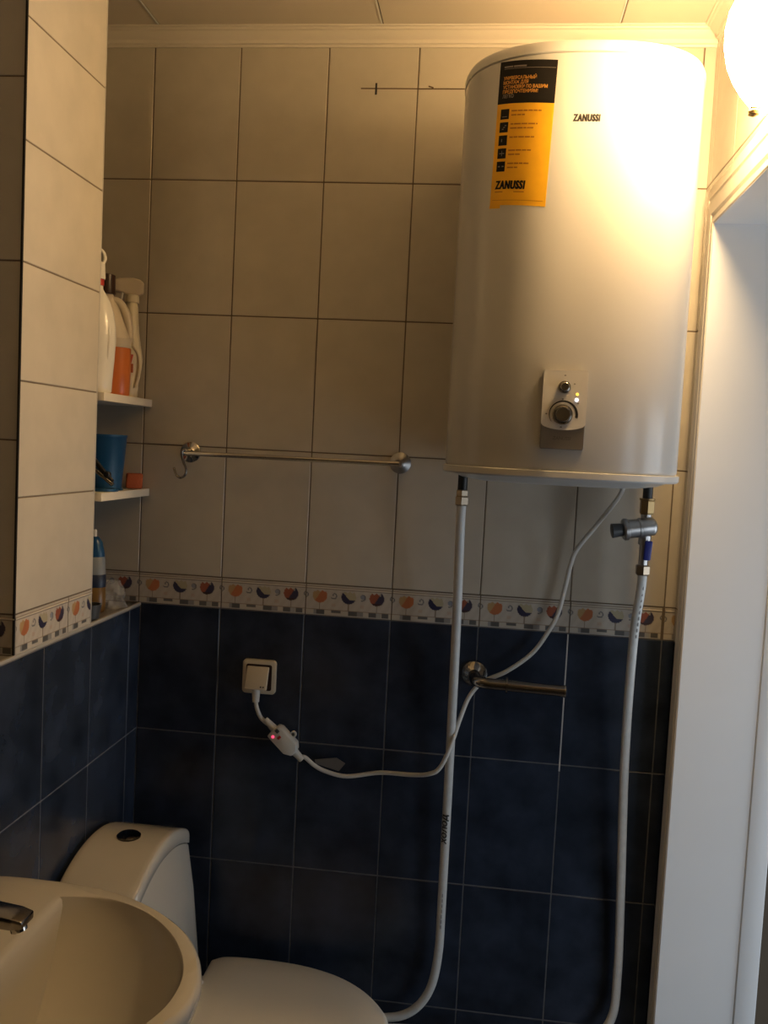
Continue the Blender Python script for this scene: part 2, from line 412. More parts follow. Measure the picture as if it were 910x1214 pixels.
tile_grid(wr3, 'x', XR, -1, rc, ZR_UP, M_beige, (YD1-CW, YC, ZD+CW, CEIL))
tile_grid(wr, 'x', XR, -1, rc, ZR_UP, M_beige, (YB, YD1-CW, Z_BT, CEIL))
tile_grid(wr, 'x', XR, -1, rc, ZR_LO, M_blue, (YB, YD1-CW, ZFL, Z_BL))
# casing swept round the opening, mitred at the corners
prof = [(0.1, 0), (0.1, 0.68), (0.3, 0.95), (1.3, 0.95), (1.45, 0.40), (2.1, 0.40), (2.4, 0.95), (5.2, 0.85), (5.5, 0.35), (6.1, 0.40), (6.3, 0.70), (8.2, 0.55), (8.8, 0.35), (9.0, 0)]
rings = []
for py, pz, sy, sz in ((YD0, ZFL, 1, 0), (YD0, ZD, 1, 1), (YD1, ZD, -1, 1), (YD1, ZFL, -1, 0)):
    rings.append([(XR-h, py+sy*t, pz+sz*t) for t, h in prof])
cas = struct(loft('trim_1', rings, M_mold, ang=30, closed=True), 'cream moulded door casing')
rv = empty('door_1', (XR, YD0, ZFL)); struct(rv, 'white painted door reveal')
box('jamb', (XR-0.7, 138.0, YD0, YD0+1.2, ZFL, ZD), M_white, rv)
box('jamb', (138.0, 142.3, YD0-0.4, YD0+1.2, ZFL, ZD+1.2), M_white, rv, 0.2, 2)
box('jamb', (XR-0.7, 142.3, YD1-1.2, YD1, ZFL, ZD), M_white, rv, 0.15, 2)
box('lintel_board', (XR-0.7, 138.0, YD1, YD0, ZD, ZD+1.2), M_white, rv)
box('lintel_board', (138.0, 142.3, YD1, YD0-0.9, ZD-0.9, ZD+1.2), M_white, rv, 0.15, 2)
box('lintel_screw_hole', (128.4, 129.2, -12.6, -12.0, ZD-0.06, ZD+0.05), M_dark, rv)
# hall beyond the door
struct(box('wall_hall_side', (142.4, 300, 0, 6, ZFL, CEIL+4), M_hall))
struct(box('wall_hall_far', (300, 306, -330, 6, ZFL, CEIL+4), M_hall))
struct(box('wall_hall_end', (138, 306, -336, -330, ZFL, CEIL+4), M_white))
struct(box('wall_hall_inner', (138, 142, -330, YD1-1.2, ZFL, CEIL+4), M_white))

hw = empty('window_1', (255, -222, -75)); struct(hw, 'daylit hall window')
_n = Vector((-1.0, 1.25, 0)).normalized(); _t = Vector((1.25, 1.0, 0)).normalized()
for a, z, ha, hz in ((-70, -75, 3, 82), (70, -75, 3, 82), (0, 4, 70, 3), (0, -154, 70, 3), (0, -75, 2, 78)):
    obox('window_frame', tuple(Vector((252, -218, z)) + _t*a - _n*4), _n, _t, (0, 0, 1), 2, ha, hz, M_white, hw, 0.3, 1)
hw2 = empty('added_window_2', (297, -58, -70)); struct(hw2, 'window frame added around the fill light facing the door')  # invented window, added to go with the fill light
for b in ((293, 300, -116, -110, -150, 10), (293, 300, -6, 0, -150, 10), (293, 300, -116, 0, 6, 10), (293, 300, -116, 0, -150, -146), (294, 300, -59.5, -56.5, -146, 6)):
    box('window_frame', b, M_white, hw2, 0.3, 1)
# ------------------------------------------------------------------ shell: front wall, floor, ceiling, cornice
struct(box('wall_front', (XN-6, 138, YB-6, YB, ZFL, CEIL+4), M_plain))
struct(box('floor', (XN-6, 306, -336, 12, ZFL-6, ZFL), M_floor))
ce = struct(box('ceiling', (XN-6, 306, -336, 12, CEIL+0.5, CEIL+6), M_dark))
for x0, x1 in ((-48.0, 2.1), (2.1, 52.1), (52.1, 102.4), (102.4, 152.4), (152.4, 230), (230, 306)):
    a, b = max(x0, XN-4), x1
    o = box('ceiling_panel', (a+0.12, b-0.12, -336 if x0 > 120 else YB, 0.1, CEIL, CEIL+0.6), M_pl, ce, 0.08, 1)
    box('joint_strip', (b-0.42, b-0.14, YB, 0, CEIL-0.12, CEIL+0.1), M_white, ce)
cp = [(0, -3.6), (0.35, -3.6), (0.5, -3.2), (0.9, -3.0), (1.1, -2.3), (1.9, -1.6), (2.3, -0.9), (2.7, -0.75), (2.9, -0.4), (3.3, -0.3), (3.3, 0), (0, 0)]
ring2 = [[(x, 0-p, CEIL+h) for p, h in cp] for x in (XN, XR)]
struct(loft('trim_2', ring2, M_mold, ang=25), 'cream ceiling cornice along the tiled back wall')
ring3 = [[(XR-p, y, CEIL+h) for p, h in cp] for y in (-3.3, YB)]
struct(loft('trim_3', ring3, M_mold, ang=25), 'cream ceiling cornice along the right wall')

# ------------------------------------------------------------------ water heater
HX, HA, HBD, HN = 93.7, 22.0, 21.0, 2.5; HY = -(HBD+1.5); HZ0, HZ1 = -0.9, 71.9
def hpt(th, k=1.0, off=0.0):
    s, c = math.sin(th), math.cos(th)
    return (HX + (HA*k+off)*math.copysign(abs(s)**(2/HN), s), HY - (HBD*k+off)*math.copysign(abs(c)**(2/HN), c))
def hring(z, k=1.0, off=0.0, n=96): return [(*hpt(2*math.pi*i/n, k, off), z) for i in range(n)]
_s = np.linspace(-math.pi/2, math.pi/2, 1401)
_pts = np.array([hpt(t) for t in _s]); _d = np.hypot(np.diff(_pts[:, 0]), np.diff(_pts[:, 1])); _arc = np.concatenate([[0], np.cumsum(_d)]); _arc -= _arc[700]
def hsurf(s, z, off=0.05):
    """point at arc length s (0 = front centre) on the heater skin, raised by off"""
    x = float(np.interp(s, _arc, _pts[:, 0])); y = float(np.interp(s, _arc, _pts[:, 1]))
    x2 = float(np.interp(s+0.2, _arc, _pts[:, 0])); y2 = float(np.interp(s+0.2, _arc, _pts[:, 1]))
    t = Vector((x2-x, y2-y)).normalized(); n = Vector((t.y, -t.x))
    return (x+n.x*off, y+n.y*off, z)
def arc_of_x(x): return float(np.interp(x, _pts[:, 0], _arc))
ht = empty('water_heater', (HX, HY, HZ0), 'large white cylindrical wall-hung water heater with yellow sticker and knob panel', 'water heater')
loft('tank_body', [hring(HZ0, 1, -0.4), hring(HZ0+0.4, 1, -0.1), hring(HZ0+0.8), hring(20), hring(45), hring(HZ1-1.9), hring(HZ1-1.8, 1, -0.25)], M_heater, ht, ang=30)
loft('top_cap', [hring(HZ1-1.75, 1, -0.2), hring(HZ1-1.6, 1, 0.12), hring(HZ1-0.5, 1, 0.15), hring(HZ1+0.2, 1, -0.15), hring(HZ1+0.7, 1, -1.2), hring(HZ1+1.3, 0.7), hring(HZ1+1.5, 0.3)], M_heatpl, ht, ang=40)
loft('bottom_rim', [hring(HZ0+0.25, 1, 0.1), hring(HZ0+0.1, 1, 0.45), hring(HZ0-0.9, 1, 0.45), hring(HZ0-1.2, 1, 0.1), hring(HZ0-1.25, 1, -1.5), hring(HZ0-2.0, 0.85), hring(HZ0-2.5, 0.7), hring(HZ0-2.7, 0.3)], M_heatpl, ht, ang=35)
# wall bracket behind
box('bracket', (HX-14, HX+14, -1.8, 0.0, 52, 57), M_steel, ht, 0.1, 1)
# sticker, slightly askew
sx0, sx1 = arc_of_x(78.35), arc_of_x(88.0)
SW, SH = sx1-sx0, 24.4
def stk(a, b, off=0.03):         # a: 0..SW to the right, b: 0..SH down from the top left corner
    s = sx0 + a - 0.028*b; z = 69.9 - b - 0.10*a
    return hsurf(s, z, off)
def patch(name, a0, a1, b0, b1, m, parent, off, th=0.015):
    n, vs, fs = max(2, int((a1-a0)/0.5)), [], []
    for lay in (0, 1):
        for i in range(n+1):
            for b in (b0, b1): vs.append(stk(a0+(a1-a0)*i/n, b, off - lay*th))
    L = 2*(n+1)
    for i in range(n):
        fs += [(2*i, 2*i+1, 2*i+3, 2*i+2), (L+2*i, L+2*i+2, L+2*i+3, L+2*i+1), (2*i, 2*i+2, L+2*i+2, L+2*i), (2*i+1, L+2*i+1, L+2*i+3, 2*i+3)]
    fs += [(0, L, L+1, 1), (2*n, 2*n+1, L+2*n+1, L+2*n)]
    return raw(name, vs, fs, m, parent)
st = patch('sticker', 0, SW, 0, SH, M_yel, ht, 0.03, 0.03)
patch('sticker_tab', -0.05, 2.2, SH-0.02, SH+0.55, M_yel, st, 0.028, 0.03)
patch('sticker_header', 0, SW, 0, 7.15, M_blk, st, 0.05)
patch('header_rule', 0.9, SW-0.25, 1.25, 1.32, M_txtg, st, 0.06)
def stx(a0, b0): return lambda x, y: stk(a0+x, b0-y, 0.07)
patch('small_print', 0.9, 2.6, 0.82, 1.08, M_txtg, st, 0.06); patch('small_print', 2.75, 5.1, 0.82, 1.08, M_txtg, st, 0.06)
for i, (tx, wd) in enumerate((('УНИВЕРСАЛЬНЫЙ', 6.1), ('МОНТАЖ ДЛЯ', 4.7), ('УСТАНОВКИ ПО ВАШИМ', 8.1), ('ПРЕДПОЧТЕНИЯМ!', 6.5))):
    lettering('header_lettering', tx, 0.80, stx(0.95, 3.15+0.76*i), M_txty, st, width=wd, offset=0.016)
lettering('header_lettering', 'ЛЕГКО', 0.80, stx(0.95, 3.15+0.76*4), M_txtg, st, width=2.2, offset=0.016)
for i, (w1, w2) in enumerate(((5.6, 2.5), (4.9, 4.2), (4.5, 0), (4.2, 2.2), (4.2, 2.2))):
    b0 = 8.05 + 2.22*i
    ic = patch('icon', 0.85, 2.55, b0, b0+1.72, M_blk, st, 0.05)
    # small grey pictogram in each icon
    if i == 0: patch('icon_mark', 1.2, 2.2, b0+1.25, b0+1.35, M_txtg, st, 0.06)
    if i == 1:
        for k in range(3): patch('icon_mark', 1.35+0.25*k, 1.7+0.25*k, b0+1.1-0.3*k, b0+1.25-0.3*k, M_txtg, st, 0.06)
    if i == 2: patch('icon_mark', 1.4, 1.55, b0+0.6, b0+1.1, M_txtg, st, 0.06)
    if i == 3:
        patch('icon_mark', 1.2, 2.2, b0+0.8, b0+0.92, M_txtg, st, 0.06); patch('icon_mark', 1.65, 1.75, b0+0.4, b0+1.3, M_txtg, st, 0.06)
    if i == 4:
        for a in (1.15, 1.9): patch('icon_mark', a, a+0.4, b0+0.75, b0+0.95, M_txtg, st, 0.06)
    # lines of print too small to read: thin broken bars
    for wd, bb in ((w1, b0+0.38), (w2, b0+1.08)):
        a = 3.0
        while a < 3.0+wd-0.2:
            q = min(random.uniform(0.5, 1.3), 3.0+wd-a); patch('small_print', a, a+q, bb-0.13, bb+0.10, M_txtb, st, 0.05); a += q+0.14
lettering('sticker_logo', 'ZANUSSI', 1.95, stx(0.9, 21.6), M_blk, st, width=5.7, shear=0.12, offset=0.06, spacing=1.15, bold=0.065)
patch('small_print', 0.9, 2.5, 22.05, 22.2, M_txtb, st, 0.05); patch('small_print', 4.6, 6.5, 22.05, 22.2, M_txtb, st, 0.05)
patch('footer_rule', 0.5, SW-0.5, 23.5, 23.56, M_txtb, st, 0.05)
lettering('brand_logo', 'ZANUSSI', 1.62, lambda x, y: hsurf(arc_of_x(91.05)+x, 58.7+y, 0.03), M_ink, ht, width=4.55, shear=0.12, offset=0.05, spacing=1.15, bold=0.045)
# control panel
pc = arc_of_x(92.6)
def cps(a, z, off): return hsurf(pc+a, z, off)
def curved_plate(name, outline, off, th, m, parent):
    n = len(outline)
    vs = [cps(a, z, off) for a, z in outline] + [cps(a, z, off-th) for a, z in outline]
    fs = [tuple(range(n)), tuple(range(2*n-1, n-1, -1))] + [(i, (i+1) % n, n+(i+1) % n, n+i) for i in range(n)]
    return raw(name, vs, fs, m, parent)
def rrect(a0, a1, z0, z1, r, n=5):
    o = []
    for (cx, cz, t0) in ((a1-r, z1-r, 0), (a0+r, z1-r, 90), (a0+r, z0+r, 180), (a1-r, z0+r, 270)):
        for k in range(n+1):
            t = math.radians(t0+90*k/n); o.append((cx+r*math.cos(t), cz+r*math.sin(t)))
    return o
PW = 3.72
pn = curved_plate('control_panel', rrect(-PW, PW, 3.1, 16.7, 0.35), 0.75, 0.9, M_silver, ht); bevel_mesh(pn.data, 0.12, 2)
arcb = [(PW*math.cos(t), 7.6-0.0 - 1.15*math.sin(t)) for t in [math.pi*k/16 for k in range(17)]]
outl = [(PW, 16.4), (PW-0.3, 16.7), (-PW+0.3, 16.7), (-PW, 16.4)] + [(-a, z) for a, z in arcb]
fp = curved_plate('panel_face', outl, 0.95, 0.25, M_panel, pn)
def dense(o, step=1.5):
    out = []
    for i, p in enumerate(o):
        q = o[(i+1) % len(o)]; n = max(1, int(math.hypot(q[0]-p[0], q[1]-p[1])/step))
        out += [(p[0]+(q[0]-p[0])*k/n, p[1]+(q[1]-p[1])*k/n) for k in range(n)]
    return out
def disc_knob(name, a, z, r, h, m, parent, off=0.95, cap=None):
    p = Vector(cps(a, z, off)); q = Vector(cps(a, z, off+1)); d = (q-p).normalized()
    o = lathe(name, [(r*1.12, 0), (r*1.12, h*0.25), (r, h*0.3), (r*0.95, h*0.85), (r*0.86, h), (r*0.1, h)], p, m, parent, axis=d, n=32)
    return o
disc_knob('mode_knob', -0.15, 13.8, 0.74, 1.4, M_dchrome, pn)
disc_knob('mode_knob_ring', -0.15, 13.8, 0.95, 0.2, M_chrome, pn)
disc_knob('temperature_knob', -0.2, 9.1, 1.34, 1.4, M_dchrome, pn)
disc_knob('temperature_knob_ring', -0.2, 9.1, 1.55, 0.3, M_chrome, pn)
# black arc growing thicker clockwise
vs, fs = [], []
K = 40
for k in range(K+1):
    t = math.radians(215 - (215+12)*k/K); w2 = 0.06 + 0.42*k/K
    vs.append(cps(-0.2+2.15*math.cos(t), 9.1+2.15*math.sin(t), 0.97)); vs.append(cps(-0.2+(2.15+w2)*math.cos(t), 9.1+(2.15+w2)*math.sin(t), 0.97))
fs = [(2*k, 2*k+1, 2*k+3, 2*k+2) for k in range(K)]
raw('scale_arc', vs, fs, M_ink, pn, wn=False)
disc_knob('indicator_light', 2.05, 12.65, 0.22, 0.15, M_ledy, pn); disc_knob('indicator_light', 2.0, 11.7, 0.27, 0.15, M_ledw, pn)
for a, z in ((-0.15, 15.8), (-0.3, 11.75), (-2.9, 9.15), (2.2, 8.6), (-0.35, 6.95), (1.5, 14.4), (2.3, 11.1)):
    o = curved_plate('panel_mark', rrect(a-0.16, a+0.16, z-0.10, z+0.10, 0.05, 2), 0.97, 0.02, M_inkg, pn)
lettering('panel_logo', 'ZANUSSI', 0.85, lambda x, y: cps(-1.65+x, 4.75+y, 0.78), M_inkg, pn, width=3.1, shear=0.12, offset=0.01)
# outlet stubs
NY = -15.0
def hexnut(name, p, r, h, m, parent, axis=(0, 0, -1)):
    return lathe(name, [(r*0.85, 0), (r, h*0.12), (r, h*0.88), (r*0.85, h)], p, m, parent, axis=axis, n=6, ang=20)
XPL, XPR = 75.1, 112.6
for xx in (XPL, XPR): lathe('outlet_stub', [(1.0, 0), (1.0, 4.2), (0.8, 4.2)], (xx, NY, HZ0-0.9), M_black, ht, axis=(0, 0, -1), n=20)

# ------------------------------------------------------------------ pipes and valve under the heater
pl = empty('water_pipe', (XPL, NY, -8), 'white plastic water pipe with handwritten black word, hanging under the heater left side', 'pipe')
hexnut('nut', (XPL, NY, -6.0), 1.35, 1.4, M_nickel, pl); hexnut('nut', (XPL, NY, -7.3), 1.5, 2.0, M_nickel, pl)
pts = [(XPL, NY, -8.5), (XPL, NY, -14), (75.35, -11, -36), (75.4, -6.5, -66), (75.4, -4.5, -100), (75.2, -4.2, -113), (73.6, -4.2, -121.5), (69.5, -4.2, -127), (63, -4.2, -129.2), (50, -4.2, -130.0), (40, -4.2, -130.4)]
tube('tube', pts, 0.98, M_pipe, pl, n=16)
def on_pipe(x, y):               # handwriting runs up the pipe
    z = -85.8 + x; yy = float(np.interp(z, [-100, -66], [-4.5, -6.5])); a = (0.2-y)/1.05
    return (75.4 + 1.05*math.sin(-0.35+(0.4-y)*0.95+0.2), yy - 1.05*math.cos(-0.35+(0.4-y)*0.95+0.2), z)
lettering('handwriting', 'холод', 2.2, on_pipe, M_ink, pl, width=7.0, shear=0.15, offset=0.055)
for k in range(7):
    z = -98 - 1.25*k
    yy = float(np.interp(z, [-113, -100, -66], [-4.2, -4.5, -6.5]))
    obox('printed_mark', (75.35+0.15, yy-0.97, z), (1, 0, 0), (0, 1, 0), (0, 0, 1), 0.11, 0.02, 0.38, M_print, pl)
pr_ = empty('water_pipe', (XPR, NY, -26), 'white plastic water pipe below the safety valve, running down beside the door frame', 'pipe')
hexnut('nut', (XPR, NY, -19.3), 1.5, 2.1, M_nickel, pr_)
pts = [(XPR, NY, -21), (XPR, NY, -24), (112.2, -12.5, -36), (112.9, -8.0, -62), (114.6, -5.0, -95), (115.2, -4.4, -112), (114.6, -4.4, -122.5), (110.5, -4.4, -128.2), (103, -4.4, -129.6), (85, -4.5, -129.9), (64, -6.6, -129.9), (50, -7.2, -131.5), (40, -7.2, -132)]
tube('tube', pts, 0.95, M_pipe, pr_, n=16)
for k in range(9):
    z = -24 - 1.3*k; yy = float(np.interp(z, [-36, -24], [-12.5, -15])); xx = float(np.interp(z, [-36, -24], [112.2, 112.6]))
    obox('printed_mark', (xx+0.25, yy-0.92, z), (1, 0, 0), (0, 1, 0), (0, 0, 1), 0.13, 0.03, 0.36, M_print, pr_)
sv = empty('safety_valve', (XPR, NY, -12), 'grey metal safety valve with side outlet and blue lever under the heater', 'valve')
hexnut('nut', (XPR, NY, -5.9), 1.5, 3.1, M_brass, sv)
lathe('collar', [(1.55, 0), (1.55, 0.35), (1.3, 0.5)], (XPR, NY, -5.7), M_brass, sv, axis=(0, 0, -1))
lathe('valve_stem', [(1.05, 0), (1.05, 4.2), (1.25, 4.4), (1.25, 6.2), (0.95, 6.3), (0.95, 10.6)], (XPR, NY, -8.9), M_steel, sv, axis=(0, 0, -1))
ax = Vector((-1, -0.10, -0.16)).normalized(); bs = Vector((XPR+1.9, NY-0.9, -11.2))
lathe('valve_body', [(1.2, 0), (1.75, 0.4), (1.9, 0.8), (1.9, 3.0), (2.05, 3.1), (2.05, 3.5), (1.9, 3.6), (1.95, 5.6), (2.25, 5.8), (2.25, 6.4), (2.0, 6.7), (1.2, 6.8)], bs, M_steel, sv, axis=ax, n=32)
lathe('outlet_cap', [(1.25, 6.7), (1.35, 7.2), (1.5, 8.9), (1.2, 9.0)], bs, M_gdark, sv, axis=ax, n=24)
obox('lever', (XPR+0.5, NY-1.6, -16.2), (1, 0, 0), (0, 1, 0), (0.05, 0, 1), 0.75, 0.4, 2.0, M_bluep, sv, 0.3, 3)

# ------------------------------------------------------------------ toilet paper holder, towel rail, hook
th_ = empty('paper_holder', (79.7, 0, -48), 'empty chrome toilet paper holder arm on the blue tiles', 'paper holder')
lathe('flange', [(3.0, 0), (3.0, 0.5), (2.8, 0.9), (1.9, 1.7), (1.3, 2.3), (1.2, 3.0)], (79.7, -0.02, -48.0), M_chrome, th_, axis=(0, -1, 0), n=36)
tube('arm', [(79.8, -2.0, -48.0), (79.9, -5.2, -48.1), (80.6, -7.0, -48.2), (82.6, -7.8, -48.25), (85.5, -7.8, -48.3), (90, -7.8, -48.4), (99.2, -7.8, -48.6)], 1.22, M_dchrome, th_, n=20)
lathe('arm_ring', [(1.2, 0), (1.75, 0.05), (1.75, 0.45), (1.2, 0.5)], (86.6, -7.8, -48.3), M_dchrome, th_, axis=(1, 0, 0))
lathe('end_cap', [(1.2, 0), (1.36, 0.05), (1.36, 0.4), (1.0, 0.55), (0.2, 0.55)], (99.1, -7.8, -48.6), M_chrome, th_, axis=(1, 0, 0))
tr = empty('towel_rail', (36, 0, -1.5), 'thin chrome towel rail with two round flanges on the beige tiles', 'towel rail')
for xx, dk in ((11.6, 0), (60.4, 1)):
    lathe('flange', [(2.4, 0), (2.4, 0.3), (2.2, 0.5), (1.4, 0.7), (0.9, 1.2), (0.8, 4.6)], (xx, -0.02, -1.4), M_chrome if not dk else M_steel, tr, axis=(0, -1, 0), n=32)
    if not dk:
        for dx, dz in ((-0.1, 1.6), (-1.3, -1.0), (1.3, -1.0)):
            lathe('screw_hole', [(0.36, 0), (0.36, 0.06)], (xx+dx, -0.5, -1.4+dz), M_dark, tr, axis=(0, -1, 0), n=12)
tube('bar', [(11.2, -4.3, -1.6), (36, -4.3, -1.6), (60.6, -4.3, -1.5)], 0.55, M_chrome, tr, n=14, sub=2)
hk = tube('s_hook', [(12.0, -4.0, -0.9), (11.4, -4.9, -1.0), (11.2, -5.1, -1.9), (11.6, -5.0, -3.6), (12.2, -4.8, -5.2), (12.0, -4.8, -6.6), (11.0, -4.9, -7.2), (10.0, -5.0, -6.6), (9.6, -5.1, -5.4), (9.4, -5.1, -5.0)], 0.27, M_dchrome, None, n=10)
tag(hk, 'small bent wire hook hanging from the left end of the towel rail', 'hook')

# ------------------------------------------------------------------ socket, plug lead with breaker, cable tag
so = empty('wall_socket', (30, 0, -52.5), 'cream square wall socket with hinged splash cover on the blue tiles', 'socket')
def rr_plate(name, x0, x1, z0, z1, y0, y1, r, m, parent, bev=0.15):
    o2 = rrect(x0, x1, z0, z1, r); n = len(o2)
    vs = [(a, y0, z) for a, z in o2] + [(a, y1, z) for a, z in o2]
    fs = [tuple(range(n)), tuple(range(2*n-1, n-1, -1))] + [(i, (i+1) % n, n+(i+1) % n, n+i) for i in range(n)]
    o = raw(name, vs, fs, m, parent); bevel_mesh(o.data, bev, 2, 50); smooth_angle(o, 40); return o
rr_plate('frame', 26.2, 34.1, -56.6, -48.6, -1.3, 0.0, 0.9, M_cream, so, 0.3)
rr_plate('inner_plate', 27.1, 33.2, -55.7, -49.6, -1.36, -1.0, 0.5, M_brown, so, 0.03)
LC, LY_, LZ_ = Vector((30.05, -2.75, -52.5)), Vector((0, 1, -0.42)).normalized(), Vector((0, 0.42, 1)).normalized()
obox('cover_lid', tuple(LC), (1, 0, 0), LY_, LZ_, 2.62, 0.35, 2.7, M_cream, so, 0.28, 3)
for a in (1.25, 1.85): obox('rating_mark', tuple(LC + Vector((a, 0, 0)) - LY_*0.36 - LZ_*2.05), (1, 0, 0), LY_, LZ_, 0.17, 0.02, 0.15, M_ink, so)
pg = empty('power_lead', (30, -3, -60), 'white heater power lead with inline breaker box looping across the blue tiles', 'cable')
lathe('plug', [(0.9, 0), (0.95, 1.2), (0.78, 3.6), (0.6, 3.7)], (30.0, -2.9, -54.4), M_cable, pg, axis=(0.02, 0, -1), n=18)
bc = Vector((37.2, -3.0, -66.6)); bx = Vector((0.72, 0, -0.69)).normalized(); bz = Vector((0.69, 0, 0.72)).normalized()
# breaker housing: eight sided outline, chamfered far end
outl = [(-3.6, -1.75), (1.9, -1.75), (3.5, -0.7), (3.5, 1.0), (2.3, 2.0), (-2.6, 2.0), (-3.6, 1.5)]
for nm, k, y0, y1 in (('breaker_box', 1.0, -4.6, -1.4),):
    n = len(outl)
    vs = [tuple(bc + bx*a + bz*b + Vector((0, yy, 0)) - Vector((0, bc.y, 0))) for yy in (y0, y1) for a, b in outl]
    fs = [tuple(range(n)), tuple(range(2*n-1, n-1, -1))] + [(i, (i+1) % n, n+(i+1) % n, n+i) for i in range(n)]
    bo = raw(nm, vs, fs, M_cable, pg); bevel_mesh(bo.data, 0.3, 2); smooth_angle(bo, 40)
def bpnt(a, b, y): return tuple(bc + bx*a + bz*b + Vector((0, y-bc.y, 0)))
lathe('hanging_loop', [(0.75, -0.25), (0.75, 0.25), (0.4, 0.25), (0.4, -0.25)], bpnt(0.3, 2.5, -2.4), M_cable, bo, axis=(0, 1, 0), n=16)
obox('test_button', bpnt(-2.9, 0.95, -4.65), bx, (0, 1, 0), bz, 0.45, 0.12, 0.4, M_gdark, bo, 0.08)
obox('reset_button', bpnt(-1.5, 0.25, -4.65), bx, (0, 1, 0), bz, 0.3, 0.12, 0.45, M_red, bo, 0.08)
lathe('indicator_light', [(0.34, 0), (0.34, 0.12), (0.16, 0.2)], bpnt(-2.6, -0.7, -4.6), M_ledr, bo, axis=(0, -1, 0), n=16)
lathe('strain_relief', [(0.95, 0), (0.85, 1.0), (0.62, 3.2), (0.5, 3.3)], bpnt(-3.4, 0.2, -3.0), M_cable, pg, axis=-bx, n=16)
lathe('strain_relief', [(0.95, 0), (0.85, 0.8), (0.72, 2.6), (0.5, 2.7)], bpnt(3.3, 0.1, -3.0), M_cable, pg, axis=bx, n=16)
tube('cord', [(30.1, -2.9, -57.6), (30.3, -2.8, -59.2), (31.2, -2.7, -61.4), (32.6, -3.0, -62.6), tuple(Vector(bpnt(-4.0, 0.2, -3.0)))], 0.48, M_cable, pg, n=12)
tube('cord', [tuple(Vector(bpnt(5.0, 0.1, -3.0))), (42.2, -2.6, -70.2), (44.2, -2.2, -71.9), (47.0, -2.0, -73.2), (52.0, -2.0, -73.9), (59.6, -2.4, -72.2), (66.8, -5.5, -70.9), (71.0, -8.2, -69.4), (73.4, -9.0, -67.5), (75.4, -8.8, -62.8), (77.3, -6.0, -56.6), (79.0, -4.2, -52.2), (81.8, -3.8, -48.9), (86.8, -3.6, -46.2), (92.1, -3.4, -41.8), (95.4, -3.4, -36.6), (97.2, -3.4, -32.5), (98.4, -3.4, -26.5), (99.2, -3.8, -21.6), (100.2, -5.0, -18.0), (103.4, -8.5, -12.5), (107.2, -13.0, -5.8), (107.8, -15.0, -2.6)], 0.5, M_cable, pg, n=12)
# folded clear label on the cord
raw('cord_label', [(44.3, -1.9, -70.7), (49.3, -1.7, -69.9), (51.4, -1.6, -71.1), (50.0, -1.7, -73.0), (44.5, -2.0, -71.6), (44.3, -1.8, -70.7), (49.3, -1.6, -69.9), (51.4, -1.5, -71.1), (50.0, -1.6, -73.0), (44.5, -1.9, -71.6)],
    [(0, 1, 2, 3, 4), (9, 8, 7, 6, 5), (0, 5, 6, 1), (1, 6, 7, 2), (2, 7, 8, 3), (3, 8, 9, 4), (4, 9, 5, 0)], M_tag, pg)

# ------------------------------------------------------------------ toilet
tl = empty('toilet', (35, -25, ZFL), 'white ceramic toilet with closed lid and arched cistern in the corner', 'toilet')
YT = -25.5; CH = 16.8
_co = dense(rrect(1.4, 19.0, YT-CH, YT+CH, 2.2))
def cist_ring(off, zt, x1):
    cx0, cy0 = 1.4, YT
    return [(1.4 + (x-1.4)*(x1-1.4+off)/17.6, cy0+(y-cy0)*(CH+off)/CH, zt(y)) for x, y in _co]
arch = lambda y: -82.4 - 4.8*abs((y-YT)/CH)**2.1
loft('cistern', [cist_ring(-1.0, lambda y: -119.5, 20.5), cist_ring(0, lambda y: -117, 21.2), cist_ring(0, lambda y: -100, 19.4), cist_ring(-0.1, lambda y: arch(y)-3.6, 17.9)], M_cer, tl, ang=50)
def lid_ring(k, dz, off=0):
    o = dense(rrect(1.35-off, 18.02+off, YT-CH-0.1-off, YT+CH+0.1+off, 2.4, 6))
    cx, cy = 9.7, YT
    return [(cx+(x-cx)*k, cy+(y-cy)*k, arch(cy+(y-cy)*k)+dz) for x, y in o]
cl = loft('cistern_lid', [lid_ring(0.97, -3.5), lid_ring(1.0, -3.2), lid_ring(1.0, -1.5), lid_ring(0.99, -0.75), lid_ring(0.965, -0.25), lid_ring(0.92, -0.03), lid_ring(0.8, 0), lid_ring(0.62, 0), lid_ring(0.45, 0), lid_ring(0.3, 0), lid_ring(0.15, 0), lid_ring(0.02, 0)], M_cer, tl, ang=60)
lathe('flush_button', [(2.5, -0.2), (2.5, 0.5), (2.1, 0.85), (1.2, 0.95), (0.1, 1.0)], (9.6, -25.3, -82.6), M_btn, cl, n=32)
def seat_out(k, z, grow=0.0):
    P = [(23, -17), (26, -19), (34, -19.6), (44, -19), (53, -16.3), (60, -11.5), (65, -5), (66.2, 0)]
    P = [(x, y) for x, y in P]; full = P + [(x, -y) for x, y in reversed(P[:-1])]
    c = cr([(x, y, 0) for x, y in full], 6); cx = 44
    return [(cx+(p.x-cx)*k+0, YT+1.8+p.y*k, z) for p in c]
loft('bowl', [seat_out(0.5, ZFL), seat_out(0.52, -150), seat_out(0.55, -140), seat_out(0.8, -128), seat_out(0.94, -122), seat_out(0.95, -121.4)], M_cer, tl, ang=60)
box('pan_back', (1.6, 30, YT-13, YT+15, -135, -119.6), M_cer, tl, 1.5, 3)
loft('seat', [seat_out(0.96, -121.3), seat_out(0.99, -121.1), seat_out(0.99, -120.2), seat_out(0.97, -120.0)], M_seat, tl, ang=50)
loft('seat_lid', [seat_out(0.97, -119.9), seat_out(1.0, -119.7), seat_out(1.0, -118.9), seat_out(0.985, -118.45), seat_out(0.95, -118.15), seat_out(0.6, -117.7), seat_out(0.05, -117.5)], M_seat, tl, ang=60)
